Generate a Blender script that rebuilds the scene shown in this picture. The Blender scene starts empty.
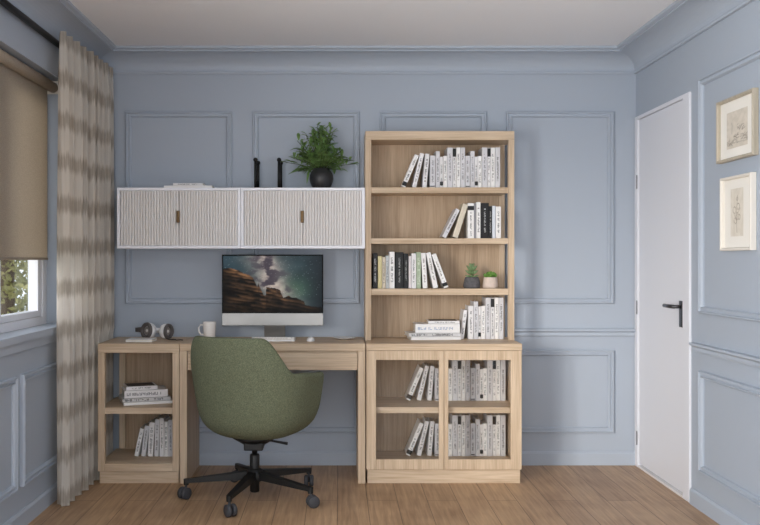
import bpy, bmesh, math, random
from mathutils import Vector, Matrix, noise

C = bpy.context.scene.collection
PI = math.pi
rnd = random.Random(7)

# ------------------------------------------------------------------ materials
def lin(r, g, b):
    f = lambda c: (c/255/12.92) if c/255 <= .04045 else ((c/255+.055)/1.055)**2.4
    return (f(r), f(g), f(b), 1)

def mat(name, rgb, rough=.6, metal=0, bump=0, bscale=200, var=0, vscale=6, spec=.5, coat=0):
    m = bpy.data.materials.new(name); m.use_nodes = True
    nt = m.node_tree; b = nt.nodes['Principled BSDF']
    c = lin(*rgb)
    b.inputs['Base Color'].default_value = c
    b.inputs['Roughness'].default_value = rough
    b.inputs['Metallic'].default_value = metal
    b.inputs['Specular IOR Level'].default_value = spec
    b.inputs['Coat Weight'].default_value = coat
    tc = nt.nodes.new('ShaderNodeTexCoord')
    if var:
        n = nt.nodes.new('ShaderNodeTexNoise'); n.inputs['Scale'].default_value = vscale; n.inputs['Detail'].default_value = 4
        r = nt.nodes.new('ShaderNodeValToRGB')
        r.color_ramp.elements[0].position = .3; r.color_ramp.elements[1].position = .7
        r.color_ramp.elements[0].color = tuple(x*(1-var) for x in c[:3])+(1,)
        r.color_ramp.elements[1].color = tuple(min(1, x*(1+var)) for x in c[:3])+(1,)
        nt.links.new(tc.outputs['Object'], n.inputs['Vector']); nt.links.new(n.outputs['Fac'], r.inputs['Fac'])
        nt.links.new(r.outputs['Color'], b.inputs['Base Color'])
    if bump:
        n = nt.nodes.new('ShaderNodeTexNoise'); n.inputs['Scale'].default_value = bscale; n.inputs['Detail'].default_value = 3
        bp = nt.nodes.new('ShaderNodeBump'); bp.inputs['Strength'].default_value = bump; bp.inputs['Distance'].default_value = .002
        nt.links.new(tc.outputs['Object'], n.inputs['Vector']); nt.links.new(n.outputs['Fac'], bp.inputs['Height'])
        nt.links.new(bp.outputs['Normal'], b.inputs['Normal'])
    return m

def wood(name, dark, light, axis, rough=.5):
    """fine straight oak grain running along one axis"""
    m = bpy.data.materials.new(name); m.use_nodes = True
    nt = m.node_tree; b = nt.nodes['Principled BSDF']; b.inputs['Roughness'].default_value = rough
    b.inputs['Specular IOR Level'].default_value = .35
    tc = nt.nodes.new('ShaderNodeTexCoord')
    def streak(sc, stretch, det):
        mp = nt.nodes.new('ShaderNodeMapping'); s = [sc]*3; s['xyz'.index(axis)] = sc*stretch
        mp.inputs['Scale'].default_value = s
        n = nt.nodes.new('ShaderNodeTexNoise'); n.inputs['Scale'].default_value = 1; n.inputs['Detail'].default_value = det
        n.inputs['Distortion'].default_value = .3
        nt.links.new(tc.outputs['Object'], mp.inputs['Vector']); nt.links.new(mp.outputs['Vector'], n.inputs['Vector'])
        return n
    a = streak(150, .035, 5); c = streak(22, .05, 3)
    mx = nt.nodes.new('ShaderNodeMix'); mx.data_type = 'FLOAT'; mx.inputs[0].default_value = .5
    nt.links.new(a.outputs['Fac'], mx.inputs[2]); nt.links.new(c.outputs['Fac'], mx.inputs[3])
    r = nt.nodes.new('ShaderNodeValToRGB')
    r.color_ramp.elements[0].position = .36; r.color_ramp.elements[1].position = .62
    r.color_ramp.elements[0].color = lin(*dark); r.color_ramp.elements[1].color = lin(*light)
    nt.links.new(mx.outputs[0], r.inputs['Fac']); nt.links.new(r.outputs['Color'], b.inputs['Base Color'])
    bp = nt.nodes.new('ShaderNodeBump'); bp.inputs['Strength'].default_value = .12; bp.inputs['Distance'].default_value = .001
    nt.links.new(a.outputs['Fac'], bp.inputs['Height']); nt.links.new(bp.outputs['Normal'], b.inputs['Normal'])
    return m

def cloth(name, rgb, rgb2, scale, trans=.0, bump=.5, rough=.9):
    m = bpy.data.materials.new(name); m.use_nodes = True
    nt = m.node_tree; b = nt.nodes['Principled BSDF']; b.inputs['Roughness'].default_value = rough
    b.inputs['Specular IOR Level'].default_value = .2
    tc = nt.nodes.new('ShaderNodeTexCoord'); n = nt.nodes.new('ShaderNodeTexNoise')
    n.inputs['Scale'].default_value = scale; n.inputs['Detail'].default_value = 3; n.inputs['Roughness'].default_value = .7
    r = nt.nodes.new('ShaderNodeValToRGB'); r.color_ramp.elements[0].position = .38; r.color_ramp.elements[1].position = .62
    r.color_ramp.elements[0].color = lin(*rgb); r.color_ramp.elements[1].color = lin(*rgb2)
    nt.links.new(tc.outputs['Object'], n.inputs['Vector']); nt.links.new(n.outputs['Fac'], r.inputs['Fac'])
    nt.links.new(r.outputs['Color'], b.inputs['Base Color'])
    bp = nt.nodes.new('ShaderNodeBump'); bp.inputs['Strength'].default_value = bump; bp.inputs['Distance'].default_value = .003
    nt.links.new(n.outputs['Fac'], bp.inputs['Height']); nt.links.new(bp.outputs['Normal'], b.inputs['Normal'])
    if trans:
        t = nt.nodes.new('ShaderNodeBsdfTranslucent'); mx = nt.nodes.new('ShaderNodeMixShader'); mx.inputs[0].default_value = trans
        nt.links.new(r.outputs['Color'], t.inputs['Color'])
        nt.links.new(b.outputs[0], mx.inputs[1]); nt.links.new(t.outputs[0], mx.inputs[2])
        nt.links.new(mx.outputs[0], nt.nodes['Material Output'].inputs[0])
    return m

def pane_mat(name, tint=(.975, .975, .97), refl=.06):
    m = bpy.data.materials.new(name); m.use_nodes = True
    nt = m.node_tree; nt.nodes.remove(nt.nodes['Principled BSDF'])
    t = nt.nodes.new('ShaderNodeBsdfTransparent'); t.inputs[0].default_value = tint+(1,)
    g = nt.nodes.new('ShaderNodeBsdfGlossy'); g.inputs['Roughness'].default_value = .03
    f0 = nt.nodes.new('ShaderNodeLayerWeight'); f0.inputs[0].default_value = .5
    f1 = nt.nodes.new('ShaderNodeMath'); f1.operation = 'POWER'; f1.inputs[1].default_value = 4; nt.links.new(f0.outputs['Facing'], f1.inputs[0])
    f = nt.nodes.new('ShaderNodeMath'); f.operation = 'MULTIPLY_ADD'; f.inputs[1].default_value = .6; f.inputs[2].default_value = refl*.5; nt.links.new(f1.outputs[0], f.inputs[0])
    mx = nt.nodes.new('ShaderNodeMixShader')
    nt.links.new(f.outputs[0], mx.inputs[0]); nt.links.new(t.outputs[0], mx.inputs[1]); nt.links.new(g.outputs[0], mx.inputs[2])
    nt.links.new(mx.outputs[0], nt.nodes['Material Output'].inputs[0])
    return m

def picture_mat(name, emit=0, rough=.5):
    m = bpy.data.materials.new(name); m.use_nodes = True
    nt = m.node_tree; b = nt.nodes['Principled BSDF']; b.inputs['Roughness'].default_value = rough
    a = nt.nodes.new('ShaderNodeVertexColor'); a.layer_name = 'Col'
    nt.links.new(a.outputs[0], b.inputs['Base Color'])
    if emit:
        b.inputs['Base Color'].default_value = (.005, .005, .005, 1); b.inputs['Specular IOR Level'].default_value = .06
        nt.links.remove(b.inputs['Base Color'].links[0])
        nt.links.new(a.outputs[0], b.inputs['Emission Color']); b.inputs['Emission Strength'].default_value = emit
    return m

M = {}
M['wall'] = mat('wall_paint_blue', (170, 179, 191), .55, bump=.05, bscale=60)
M['trim'] = mat('trim_paint_blue', (174, 183, 195), .45)
M['ceiling'] = mat('ceiling_paint', (234, 235, 238), .9, bump=.04, bscale=80)
M['white'] = mat('white_paint', (226, 227, 233), .4)
M['cabwhite'] = mat('white_lacquer', (240, 240, 245), .35)
M['slat'] = mat('slat_lacquer', (232, 228, 225), .45)
M['oak'] = wood('oak_vertical', (182, 157, 129), (216, 194, 167), 'z')
M['oakx'] = wood('oak_horizontal', (182, 157, 129), (216, 194, 167), 'x')
M['oaky'] = wood('oak_deep', (182, 157, 129), (216, 194, 167), 'y')
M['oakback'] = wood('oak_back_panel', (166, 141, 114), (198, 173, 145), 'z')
M['brass'] = mat('aged_brass', (104, 82, 56), .45, .8)
M['black'] = mat('black_metal', (14, 14, 15), .45, .3)
M['blackp'] = mat('black_plastic', (13, 13, 13), .5)
M['greyp'] = mat('grey_wheel', (58, 58, 62), .6)
M['silver'] = mat('silver_aluminium', (146, 144, 141), .33, .9)
M['ceramic'] = mat('white_ceramic', (236, 232, 228), .25, coat=.3)
M['plasticw'] = mat('white_plastic', (235, 234, 234), .4)
M['pot'] = mat('black_pot_glaze', (42, 42, 44), .45, bump=.2, bscale=40)
M['soil'] = mat('soil', (45, 33, 25), .95, bump=1, bscale=120)
M['potgrey'] = mat('dark_stone_pot', (92, 90, 92), .9, bump=.8, bscale=150, var=.25, vscale=60)
M['potpink'] = mat('pale_stone_pot', (214, 196, 184), .9, bump=.4, bscale=150, var=.08, vscale=60)
M['steel'] = mat('dark_steel', (85, 85, 88), .35, .9)
M['greypad'] = mat('grey_leather_pad', (92, 86, 84), .6)
M['green'] = cloth('green_boucle', (84, 89, 71), (118, 123, 99), 230, bump=.7)
M['blind'] = cloth('beige_blind_weave', (188, 175, 158), (216, 205, 190), 260, trans=.5, bump=.25)
M['framew'] = wood('pale_frame_wood', (168, 158, 140), (192, 182, 164), 'z')
M['framec'] = mat('cream_frame', (226, 220, 210), .5)
M['mat'] = mat('mat_board', (238, 234, 226), .8)
M['pic'] = picture_mat('printed_picture', 0, .7)
M['screen'] = picture_mat('screen_picture', .5, .25)
M['glass'] = pane_mat('cabinet_glass')
M['wglass'] = pane_mat('window_glass')
M['paper'] = mat('book_pages', (226, 220, 208), .9, bump=.3, bscale=500)
M['leaf'] = mat('leaf_dark_green', (110, 142, 80), .5, var=.4, vscale=25)
M['leaf2'] = mat('leaf_bright_green', (104, 148, 62), .5, var=.3, vscale=60)
M['leaf3'] = mat('leaf_sage', (122, 150, 104), .5, var=.25, vscale=60)
M['stem'] = mat('stem_green', (74, 88, 46), .6)
M['tree'] = mat('outdoor_leaf', (150, 146, 92), .8, var=.45, vscale=5)
M['bark'] = mat('bark', (86, 70, 54), .9)
M['ground'] = mat('outdoor_grass', (110, 120, 84), .95, var=.2, vscale=4)

def book_mat(rgb): 
    k = 'bk_%d_%d_%d' % rgb
    if k not in M: M[k] = mat('book_cloth_%d_%d_%d' % rgb, rgb, .55)
    return M[k]

# ------------------------------------------------------------------ mesh helpers
def box(bm, x0, x1, y0, y1, z0, z1, bev=0):
    vs = [bm.verts.new((x, y, z)) for x in (x0, x1) for y in (y0, y1) for z in (z0, z1)]
    fs = [bm.faces.new([vs[i] for i in q]) for q in ((0,1,3,2),(4,6,7,5),(0,4,5,1),(2,3,7,6),(0,2,6,4),(1,5,7,3))]
    if bev:
        es = {e for f in fs for e in f.edges}
        bmesh.ops.bevel(bm, geom=list(es), offset=bev, segments=2, affect='EDGES', profile=.5)
    return vs

def lathe(bm, prof, cx=0, cy=0, cz=0, n=32, axis=None):
    """prof: (radius, height) list, closed on the axis when radius is 0"""
    rings = []
    R = Matrix.Identity(3) if axis is None else Vector((0,0,1)).rotation_difference(Vector(axis)).to_matrix()
    for r, h in prof:
        if r < 1e-6: rings.append([bm.verts.new(R @ Vector((0,0,h)) + Vector((cx,cy,cz)))])
        else: rings.append([bm.verts.new(R @ Vector((r*math.cos(2*PI*k/n), r*math.sin(2*PI*k/n), h)) + Vector((cx,cy,cz))) for k in range(n)])
    for a, b in zip(rings, rings[1:]):
        for k in range(n):
            k2 = (k+1) % n
            if len(a) == 1 and len(b) == 1: continue
            if len(a) == 1: bm.faces.new((a[0], b[k2], b[k]))
            elif len(b) == 1: bm.faces.new((a[k], a[k2], b[0]))
            else: bm.faces.new((a[k], a[k2], b[k2], b[k]))
    return rings

def tube(bm, pts, r, n=12, cap=True, radii=None, flat=1.0):
    pts = [Vector(p) for p in pts]; rings = []
    up = Vector((0, 0, 1))
    for i, p in enumerate(pts):
        t = (pts[min(i+1, len(pts)-1)] - pts[max(i-1, 0)]).normalized()
        u = up if abs(t.dot(up)) < .95 else Vector((1, 0, 0))
        a = t.cross(u).normalized(); b = a.cross(t).normalized()
        rr = radii[i] if radii else r
        rings.append([bm.verts.new(p + a*rr*math.cos(2*PI*k/n) + b*rr*flat*math.sin(2*PI*k/n)) for k in range(n)])
    for a, b in zip(rings, rings[1:]):
        for k in range(n): bm.faces.new((a[k], a[(k+1) % n], b[(k+1) % n], b[k]))
    if cap:
        bm.faces.new(rings[0][::-1]); bm.faces.new(rings[-1])

def bar(bm, p, q, w0, h0, w1, h1):
    """tapered rectangular bar from p to q"""
    p, q = Vector(p), Vector(q); t = (q-p).normalized(); a = t.cross(Vector((0,0,1))).normalized(); b = a.cross(t).normalized()
    A = [bm.verts.new(p + a*sx*w0/2 + b*sz*h0/2) for sx, sz in ((-1,-1),(1,-1),(1,1),(-1,1))]
    B = [bm.verts.new(q + a*sx*w1/2 + b*sz*h1/2) for sx, sz in ((-1,-1),(1,-1),(1,1),(-1,1))]
    for k in range(4): bm.faces.new((A[k], A[(k+1) % 4], B[(k+1) % 4], B[k]))
    bm.faces.new(A[::-1]); bm.faces.new(B)

def sweep_rect(bm, u0, u1, v0, v1, prof, f):
    """mitred moulding round a rectangle; prof=(inward, proud) points; f maps (u,v,n) to 3-D"""
    rings = []
    for a, b in prof:
        rings.append([bm.verts.new(f(u, v, b)) for u, v in ((u0+a, v0+a), (u1-a, v0+a), (u1-a, v1-a), (u0+a, v1-a))])
    for A, B in zip(rings, rings[1:]):
        for k in range(4): bm.faces.new((A[k], A[(k+1) % 4], B[(k+1) % 4], B[k]))

def NB(): return bmesh.new()

def obj(name, bm, m, parent=None, smooth=False, local=False, autosmooth=False):
    """link ONE mesh; geometry is written in room coordinates unless local"""
    if parent is not None and not local:
        L = parent.get('_w', None)
        off = Vector(L) if L is not None else parent.location
        bmesh.ops.translate(bm, vec=-off, verts=bm.verts[:])
    bmesh.ops.recalc_face_normals(bm, faces=bm.faces[:])
    me = bpy.data.meshes.new(name); bm.to_mesh(me); bm.free()
    if m is not None: me.materials.append(m)
    if smooth:
        for p in me.polygons: p.use_smooth = True
    o = bpy.data.objects.new(name, me); C.objects.link(o)
    if parent is not None: o.parent = parent
    return o

def sub(name, bm, m, part, root, smooth=False, local=False):
    """a sub-part: parented to a part whose own origin is the thing's origin"""
    if not local: bmesh.ops.translate(bm, vec=-root.location, verts=bm.verts[:])
    o = obj(name, bm, m, None, smooth); o.parent = part
    return o

def tag(o, label, cat, group=None, kind=None):
    o['label'] = label; o['category'] = cat
    if group: o['group'] = group
    if kind: o['kind'] = kind
    return o

def thing(name, label, cat, loc=(0, 0, 0), rot=(0, 0, 0), group=None, kind=None):
    o = bpy.data.objects.new(name, None); C.objects.link(o); o.empty_display_size = .05
    o.location = loc; o.rotation_euler = rot
    return tag(o, label, cat, group, kind)

def struct(name, bm, m, label, cat, smooth=False):
    return tag(obj(name, bm, m, None, smooth), label, cat, None, 'structure')

# ------------------------------------------------------------------ room dimensions
XL, XR, YB, YF, ZC = -1.43, 1.755, 5.30, -1.30, 2.43
T = .20
WZ0, WZ1 = .87, 2.136            # window opening heights
W1 = (3.30, 4.73)                # window in view
W2 = (.30, 2.45) ; W2Z = .14                # window beside the camera
DY0, DY1, DZ = 4.52, 5.275, 2.035  # door opening in right wall

bm = NB(); box(bm, XL-T, XR+T, YF-T, YB+T, -.1, 0)
# plank floor
m = bpy.data.materials.new('oak_plank_floor'); m.use_nodes = True
nt = m.node_tree; b = nt.nodes['Principled BSDF']; b.inputs['Roughness'].default_value = .42; b.inputs['Specular IOR Level'].default_value = .4
tc = nt.nodes.new('ShaderNodeTexCoord'); mp = nt.nodes.new('ShaderNodeMapping'); mp.inputs['Rotation'].default_value = (0, 0, PI/2)
mp.inputs['Location'].default_value = (.3, .153, 0)
br = nt.nodes.new('ShaderNodeTexBrick'); br.inputs['Scale'].default_value = 1
br.inputs['Brick Width'].default_value = 1.25; br.inputs['Row Height'].default_value = .15; br.inputs['Mortar Size'].default_value = .0016
br.inputs['Mortar Smooth'].default_value = .3; br.offset = .37; br.inputs['Bias'].default_value = 0
br.inputs['Color1'].default_value = (.35, .35, .35, 1); br.inputs['Color2'].default_value = (.65, .65, .65, 1); br.inputs['Mortar'].default_value = (.0, .0, .0, 1)
mp2 = nt.nodes.new('ShaderNodeMapping'); mp2.inputs['Scale'].default_value = (60, 3.2, 1)
n1 = nt.nodes.new('ShaderNodeTexNoise'); n1.inputs['Scale'].default_value = 1; n1.inputs['Detail'].default_value = 6; n1.inputs['Distortion'].default_value = .5
n2 = nt.nodes.new('ShaderNodeTexNoise'); n2.inputs['Scale'].default_value = 5; n2.inputs['Detail'].default_value = 3
L = nt.links.new
L(tc.outputs['Object'], mp.inputs[0]); L(mp.outputs[0], br.inputs[0]); L(tc.outputs['Object'], mp2.inputs[0]); L(mp2.outputs[0], n1.inputs[0]); L(tc.outputs['Object'], n2.inputs[0])
def mth(op, a, bb, c=None):
    x = nt.nodes.new('ShaderNodeMath'); x.operation = op
    for i, v in enumerate((a, bb, c)):
        if v is None: continue
        if isinstance(v, (int, float)): x.inputs[i].default_value = v
        else: L(v, x.inputs[i])
    return x.outputs[0]
s = mth('MULTIPLY_ADD', n1.outputs['Fac'], .55, mth('MULTIPLY', br.outputs['Color'], .32))
s = mth('MULTIPLY_ADD', n2.outputs['Fac'], .25, s)
r = nt.nodes.new('ShaderNodeValToRGB'); e = r.color_ramp.elements
e[0].position = .36; e[0].color = lin(138, 106, 78); e[1].position = .74; e[1].color = lin(198, 163, 127)
L(s, r.inputs[0])
mxc = nt.nodes.new('ShaderNodeMix'); mxc.data_type = 'RGBA'; L(br.outputs['Fac'], mxc.inputs[0]); L(r.outputs[0], mxc.inputs[6]); mxc.inputs[7].default_value = lin(84, 62, 44)
L(mxc.outputs[2], b.inputs['Base Color'])
bp = nt.nodes.new('ShaderNodeBump'); bp.inputs['Strength'].default_value = .25; bp.inputs['Distance'].default_value = .002
L(mth('SUBTRACT', n1.outputs['Fac'], br.outputs['Fac']), bp.inputs['Height']); L(bp.outputs[0], b.inputs['Normal'])
struct('floor', bm, m, 'warm oak plank floor running the length of the room', 'floor')

bm = NB(); box(bm, XL-T, XR+T, YF-T, YB+T, ZC, ZC+.1)
struct('ceiling', bm, M['ceiling'], 'plain off-white ceiling above the blue cornice', 'ceiling')
bm = NB(); box(bm, XL-T, XR+T, YB, YB+T, 0, ZC)
struct('wall_back', bm, M['wall'], 'grey-blue panelled wall behind the desk and bookcase', 'wall')
bm = NB()
box(bm, XL-T, XL, YF, W2[0], 0, WZ0); box(bm, XL-T, XL, W2[0], W2[1], 0, W2Z); box(bm, XL-T, XL, W2[1], YB, 0, WZ0); box(bm, XL-T, XL, YF, YB, WZ1, ZC)
for a, c in ((YF, W2[0]), (W2[1], W1[0]), (W1[1], YB)): box(bm, XL-T, XL, a, c, WZ0, WZ1)
struct('wall_left', bm, M['wall'], 'grey-blue wall on the left holding the window', 'wall')
bm = NB()
box(bm, XR, XR+T, YF, DY0, 0, ZC); box(bm, XR, XR+T, DY1, YB, 0, ZC); box(bm, XR, XR+T, DY0, DY1, DZ, ZC)
struct('wall_right', bm, M['wall'], 'grey-blue wall on the right with door and pictures', 'wall')
bm = NB()
FW = (-1.0, 1.3, .5, 2.15)  # opening added to let the rear fill lamp in
box(bm, XL-T, FW[0], YF-T, YF, 0, ZC); box(bm, FW[1], XR+T, YF-T, YF, 0, ZC)
box(bm, FW[0], FW[1], YF-T, YF, 0, FW[2]); box(bm, FW[0], FW[1], YF-T, YF, FW[3], ZC)
struct('wall_front', bm, M['wall'], 'grey-blue wall behind the viewpoint with an added window opening', 'wall')

# cornice
cov = [(.0, .130), (.016, .130), (.019, .122), (.016, .114), (.010, .112)]
cov += [(.138-.128*math.cos(t*PI/2), .112-.086*math.sin(t*PI/2)) for t in [i/10 for i in range(0, 11)]]
cov += [(.141, .026), (.141, .018), (.148, .018), (.162, .014), (.162, 0)]
bm = NB(); sweep_rect(bm, XL, XR, YF, YB, cov, lambda u, v, n: (u, v, ZC-n))
o = struct('trim_1', bm, M['trim'], 'curved blue cornice running round the top of the walls', 'cornice')

PP = [(0, 0), (0, .014), (.004, .020), (.009, .020), (.012, .010), (.021, .010), (.023, .017), (.028, .017), (.033, .007), (.033, 0)]
tn = [1]
def panel(side, u0, u1, z0, z1, label):
    tn[0] += 1
    bm = NB()
    f = {'back': lambda u, v, n: (u, YB-n, v), 'right': lambda u, v, n: (XR-n, u, v), 'left': lambda u, v, n: (XL+n, u, v)}[side]
    sweep_rect(bm, u0, u1, z0, z1, PP, f)
    struct('trim_%d' % tn[0], bm, M['trim'], label, 'wall moulding')
# back wall panels
ups = [(-1.249, -.622), (-.501, .125), (.246, .873), (.990, 1.620)]
nm = ['above the left wall cabinet', 'behind the leafy plant and screen', 'behind the bookcase', 'right of the bookcase']
for (a, c), w in zip(ups, nm): panel('back', a, c, .950, 2.078, 'tall blue rectangular wall moulding %s' % w)
nm = ['behind the low left cabinet', 'under the desk', 'behind the glazed cabinet', 'right of the glazed cabinet']
for (a, c), w in zip([(-1.249, -.72), (-.68, .128), (.246, .873), (.990, 1.622)], nm): panel('back', a, c, .190, .677, 'low blue rectangular wall moulding %s' % w)
# right wall
panel('right', 2.62, 4.345, .950, 2.078, 'tall blue wall moulding framing the two pictures')
panel('right', 2.62, 4.345, .185, .672, 'low blue wall moulding below the two pictures')
panel('right', .4, 2.5, .950, 2.078, 'tall blue wall moulding on the right wall nearer the viewer')
panel('right', .4, 2.5, .185, .672, 'low blue wall moulding on the right wall nearer the viewer')
panel('left', 4.047, 4.98, .185, .690, 'low blue wall moulding under the window beside the curtain')
panel('left', 2.95, 3.975, .185, .690, 'low blue wall moulding under the window at the left edge')

RP = [(0, .755), (.010, .757), (.014, .766), (.012, .780), (.022, .786), (.028, .790), (.028, .800), (0, .802)]
def run(bm, prof, f, a, c):
    A = [bm.verts.new(f(a, d, z)) for d, z in prof]; B = [bm.verts.new(f(c, d, z)) for d, z in prof]
    for i in range(len(prof)):
        j = (i+1) % len(prof); bm.faces.new((A[i], A[j], B[j], B[i]))
    bm.faces.new(A); bm.faces.new(B[::-1])
fb = lambda a, d, z: (a, YB-d, z); fr = lambda a, d, z: (XR-d, a, z); fl = lambda a, d, z: (XL+d, a, z)
bm = NB(); run(bm, RP, fb, 1.00, 1.742); tn[0] += 1
struct('trim_%d' % tn[0], bm, M['trim'], 'blue dado rail on the back wall right of the bookcase', 'dado rail')
bm = NB(); run(bm, RP, fr, YF, 4.43); tn[0] += 1
struct('trim_%d' % tn[0], bm, M['trim'], 'blue dado rail along the right wall', 'dado rail')
SP = [(0, 0), (.015, 0), (.015, .068), (.011, .074), (.007, .080), (0, .080)]
bm = NB(); run(bm, SP, fb, XL+.016, XR-.001)
struct('baseboard_back', bm, M['trim'], 'blue baseboard along the back wall', 'baseboard')
bm = NB(); run(bm, SP, fr, YF, 4.455)
struct('baseboard_right', bm, M['trim'], 'blue baseboard along the right wall', 'baseboard')
bm = NB(); run(bm, SP, fl, YF, YB-.001)
struct('baseboard_left', bm, M['trim'], 'blue baseboard along the left wall', 'baseboard')

# ------------------------------------------------------------------ windows
def window(n, y0, y1, label, mull, WZ0=WZ0):
    w = thing('window_%d' % n, label, 'window', (XL-.11, (y0+y1)/2, WZ0), kind='structure')
    gx = XL-.135
    bm = NB(); fx0, fx1 = XL-.17, XL-.10
    box(bm, fx0, fx1, y0, y0+.07, WZ0, WZ1, .004); box(bm, fx0, fx1, y1-.06, y1, WZ0, WZ1, .004)
    box(bm, fx0, fx1, y0+.07, y1-.06, WZ0, WZ0+.045, .004); box(bm, fx0, fx1, y0+.07, y1-.06, WZ1-.06, WZ1, .004)
    for my in mull: box(bm, fx0, fx1, my-.035, my+.035, WZ0+.045, WZ1-.06, .004)
    fr_ = obj('window_frame', bm, M['white'], w)
    ed = [y0+.07] + [v for my in mull for v in (my-.035, my+.035)] + [y1-.06]
    for a, c in zip(ed[::2], ed[1::2]):
        bm = NB(); a += .002; c -= .002
        p, q, s0, s1 = a, c, WZ0+.047, WZ1-.062; k = .052
        sx0, sx1 = XL-.16, XL-.108
        box(bm, sx0, sx1, p, p+k, s0, s1, .003); box(bm, sx0, sx1, q-k, q, s0, s1, .003)
        box(bm, sx0, sx1, p+k, q-k, s0, s0+.03, .003); box(bm, sx0, sx1, p+k, q-k, s1-k, s1, .003)
        sh = obj('window_sash', bm, M['white'], w)
        bm = NB(); box(bm, gx-.003, gx+.003, p+k-.005, q-k+.005, s0+.025, s1-k+.005)
        sub('window_pane', bm, M['wglass'], sh, w)
    bm = NB(); box(bm, XL-.099, XL+.0005, y0+.001, y1-.001, WZ0+.0005, WZ0+.003); box(bm, XL+.0005, XL+.030, y0-.02, y1+.02, WZ0-.028, WZ0+.003)
    bms = NB(); box(bms, XL+.001, XL+.012, y0, y1, WZ0-.075, WZ0-.029, .003)
    obj('window_sill', bm, M['trim'], w); obj('sill_moulding', bms, M['trim'], w)
    return w
# the sill notches into the wall opening, so trim it to the reveal
window(1, W1[0], W1[1], 'white-framed window in the left wall behind the half-lowered blind', [4.02])
window(2, W2[0], W2[1], 'wide white-framed window in the left wall nearer the viewer', [1.02, 1.73], W2Z)
w3 = thing('window_3', 'added window behind the viewpoint for fill light', 'window', (.15, YF-.1, FW[2]), kind='structure')  # window added for the rear fill lamp, never in view
bm = NB()
box(bm, FW[0], FW[0]+.06, YF-.13, YF-.07, FW[2], FW[3]); box(bm, FW[1]-.06, FW[1], YF-.13, YF-.07, FW[2], FW[3])
box(bm, FW[0]+.06, FW[1]-.06, YF-.13, YF-.07, FW[2], FW[2]+.06); box(bm, FW[0]+.06, FW[1]-.06, YF-.13, YF-.07, FW[3]-.06, FW[3])
box(bm, .12, .18, YF-.13, YF-.07, FW[2]+.06, FW[3]-.06)
obj('window_frame', bm, M['white'], w3)
bm = NB(); box(bm, FW[0]+.055, FW[1]-.055, YF-.103, YF-.097, FW[2]+.055, FW[3]-.055); obj('window_pane', bm, M['wglass'], w3)

# ------------------------------------------------------------------ door
d = thing('door_1', 'plain white door at the far end of the right wall', 'door', (XR, (DY0+DY1)/2, 0), kind='structure')
bm = NB()
box(bm, XR-.012, XR+.10, DY0-.05, DY0+.035, 0, DZ+.008, .003)
box(bm, XR-.012, XR+.10, DY1-.035, DY1+.018, 0, DZ+.008, .003)
box(bm, XR-.012, XR+.10, DY0+.035, DY1-.035, DZ-.012, DZ+.008, .002)
obj('door_frame', bm, M['white'], d)
bm = NB(); box(bm, XR-.002, XR+.038, DY0+.038, DY1-.038, .022, DZ-.014, .003)
leaf = obj('door_leaf', bm, M['white'], d)
bm = NB(); box(bm, XR-.012, XR+.10, DY0+.036, DY1-.036, 0, .012, .002)  # pale strip in place of light leaking under the door
th = obj('door_light_strip', bm, M['ceramic'], d)
hy, hz = 4.586, .968
bm = NB(); box(bm, XR-.010, XR-.0022, hy-.024, hy+.024, hz-.135+.03, hz+.03, .003)
bx_ = XR
tube(bm, [(XR-.008, hy, hz), (XR-.048, hy, hz)], .009)
tube(bm, [(XR-.046, hy-.006, hz), (XR-.050, hy+.06, hz), (XR-.046, hy+.130, hz)], .010)
hd = sub('door_handle', bm, M['steel'], leaf, d, True); hd['label'] = 'dark steel lever handle'
for z in (1.66, .93, .17):
    bm = NB(); tube(bm, [(XR-.016, DY1-.036, z-.04), (XR-.016, DY1-.036, z+.04)], .0035)
    h = obj('hinge', bm, mat('hinge_steel', (130, 130, 134), .4, .6), d); h['label'] = 'dark steel hinge'

# ------------------------------------------------------------------ blind, rod, curtain
bl = thing('roller_blind', 'beige woven roller blind lowered over the upper half of the window', 'window blind', (XL-.05, 3.95, 2.12))
bm = NB(); tube(bm, [(XL-.045, 3.34, 2.098), (XL-.045, 4.66, 2.098)], .027, 20)
rl = obj('blind_roll', bm, M['blind'], bl, True)
bm = NB(); box(bm, XL-.073, XL-.070, 3.36, 4.645, 1.216, 2.098)
obj('blind_fabric', bm, M['blind'], bl)
bm = NB(); box(bm, XL-.077, XL-.066, 3.36, 4.645, 1.206, 1.218, .002)
obj('bottom_bar', bm, mat('bar_beige', (150, 138, 124), .6), bl)
bm = NB(); box(bm, XL-.078, XL-.012, 4.664, 4.670, 2.066, 2.134); obj('bracket', bm, M['framec'], bl)

rd = thing('curtain_rod', 'black curtain rod along the left wall above the window', 'curtain rod', (XL+.075, 4.2, 2.27))
bm = NB(); tube(bm, [(XL+.029, 2.4, 2.286), (XL+.029, 5.25, 2.286)], .0155, 16); obj('rod', bm, M['black'], rd, True)
for y in (2.8, 3.3, 5.225):
    bm = NB(); box(bm, XL+.0005, XL+.0135, y-.012, y+.012, 2.262, 2.310, .002); obj('bracket', bm, M['black'], rd, True)

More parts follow.
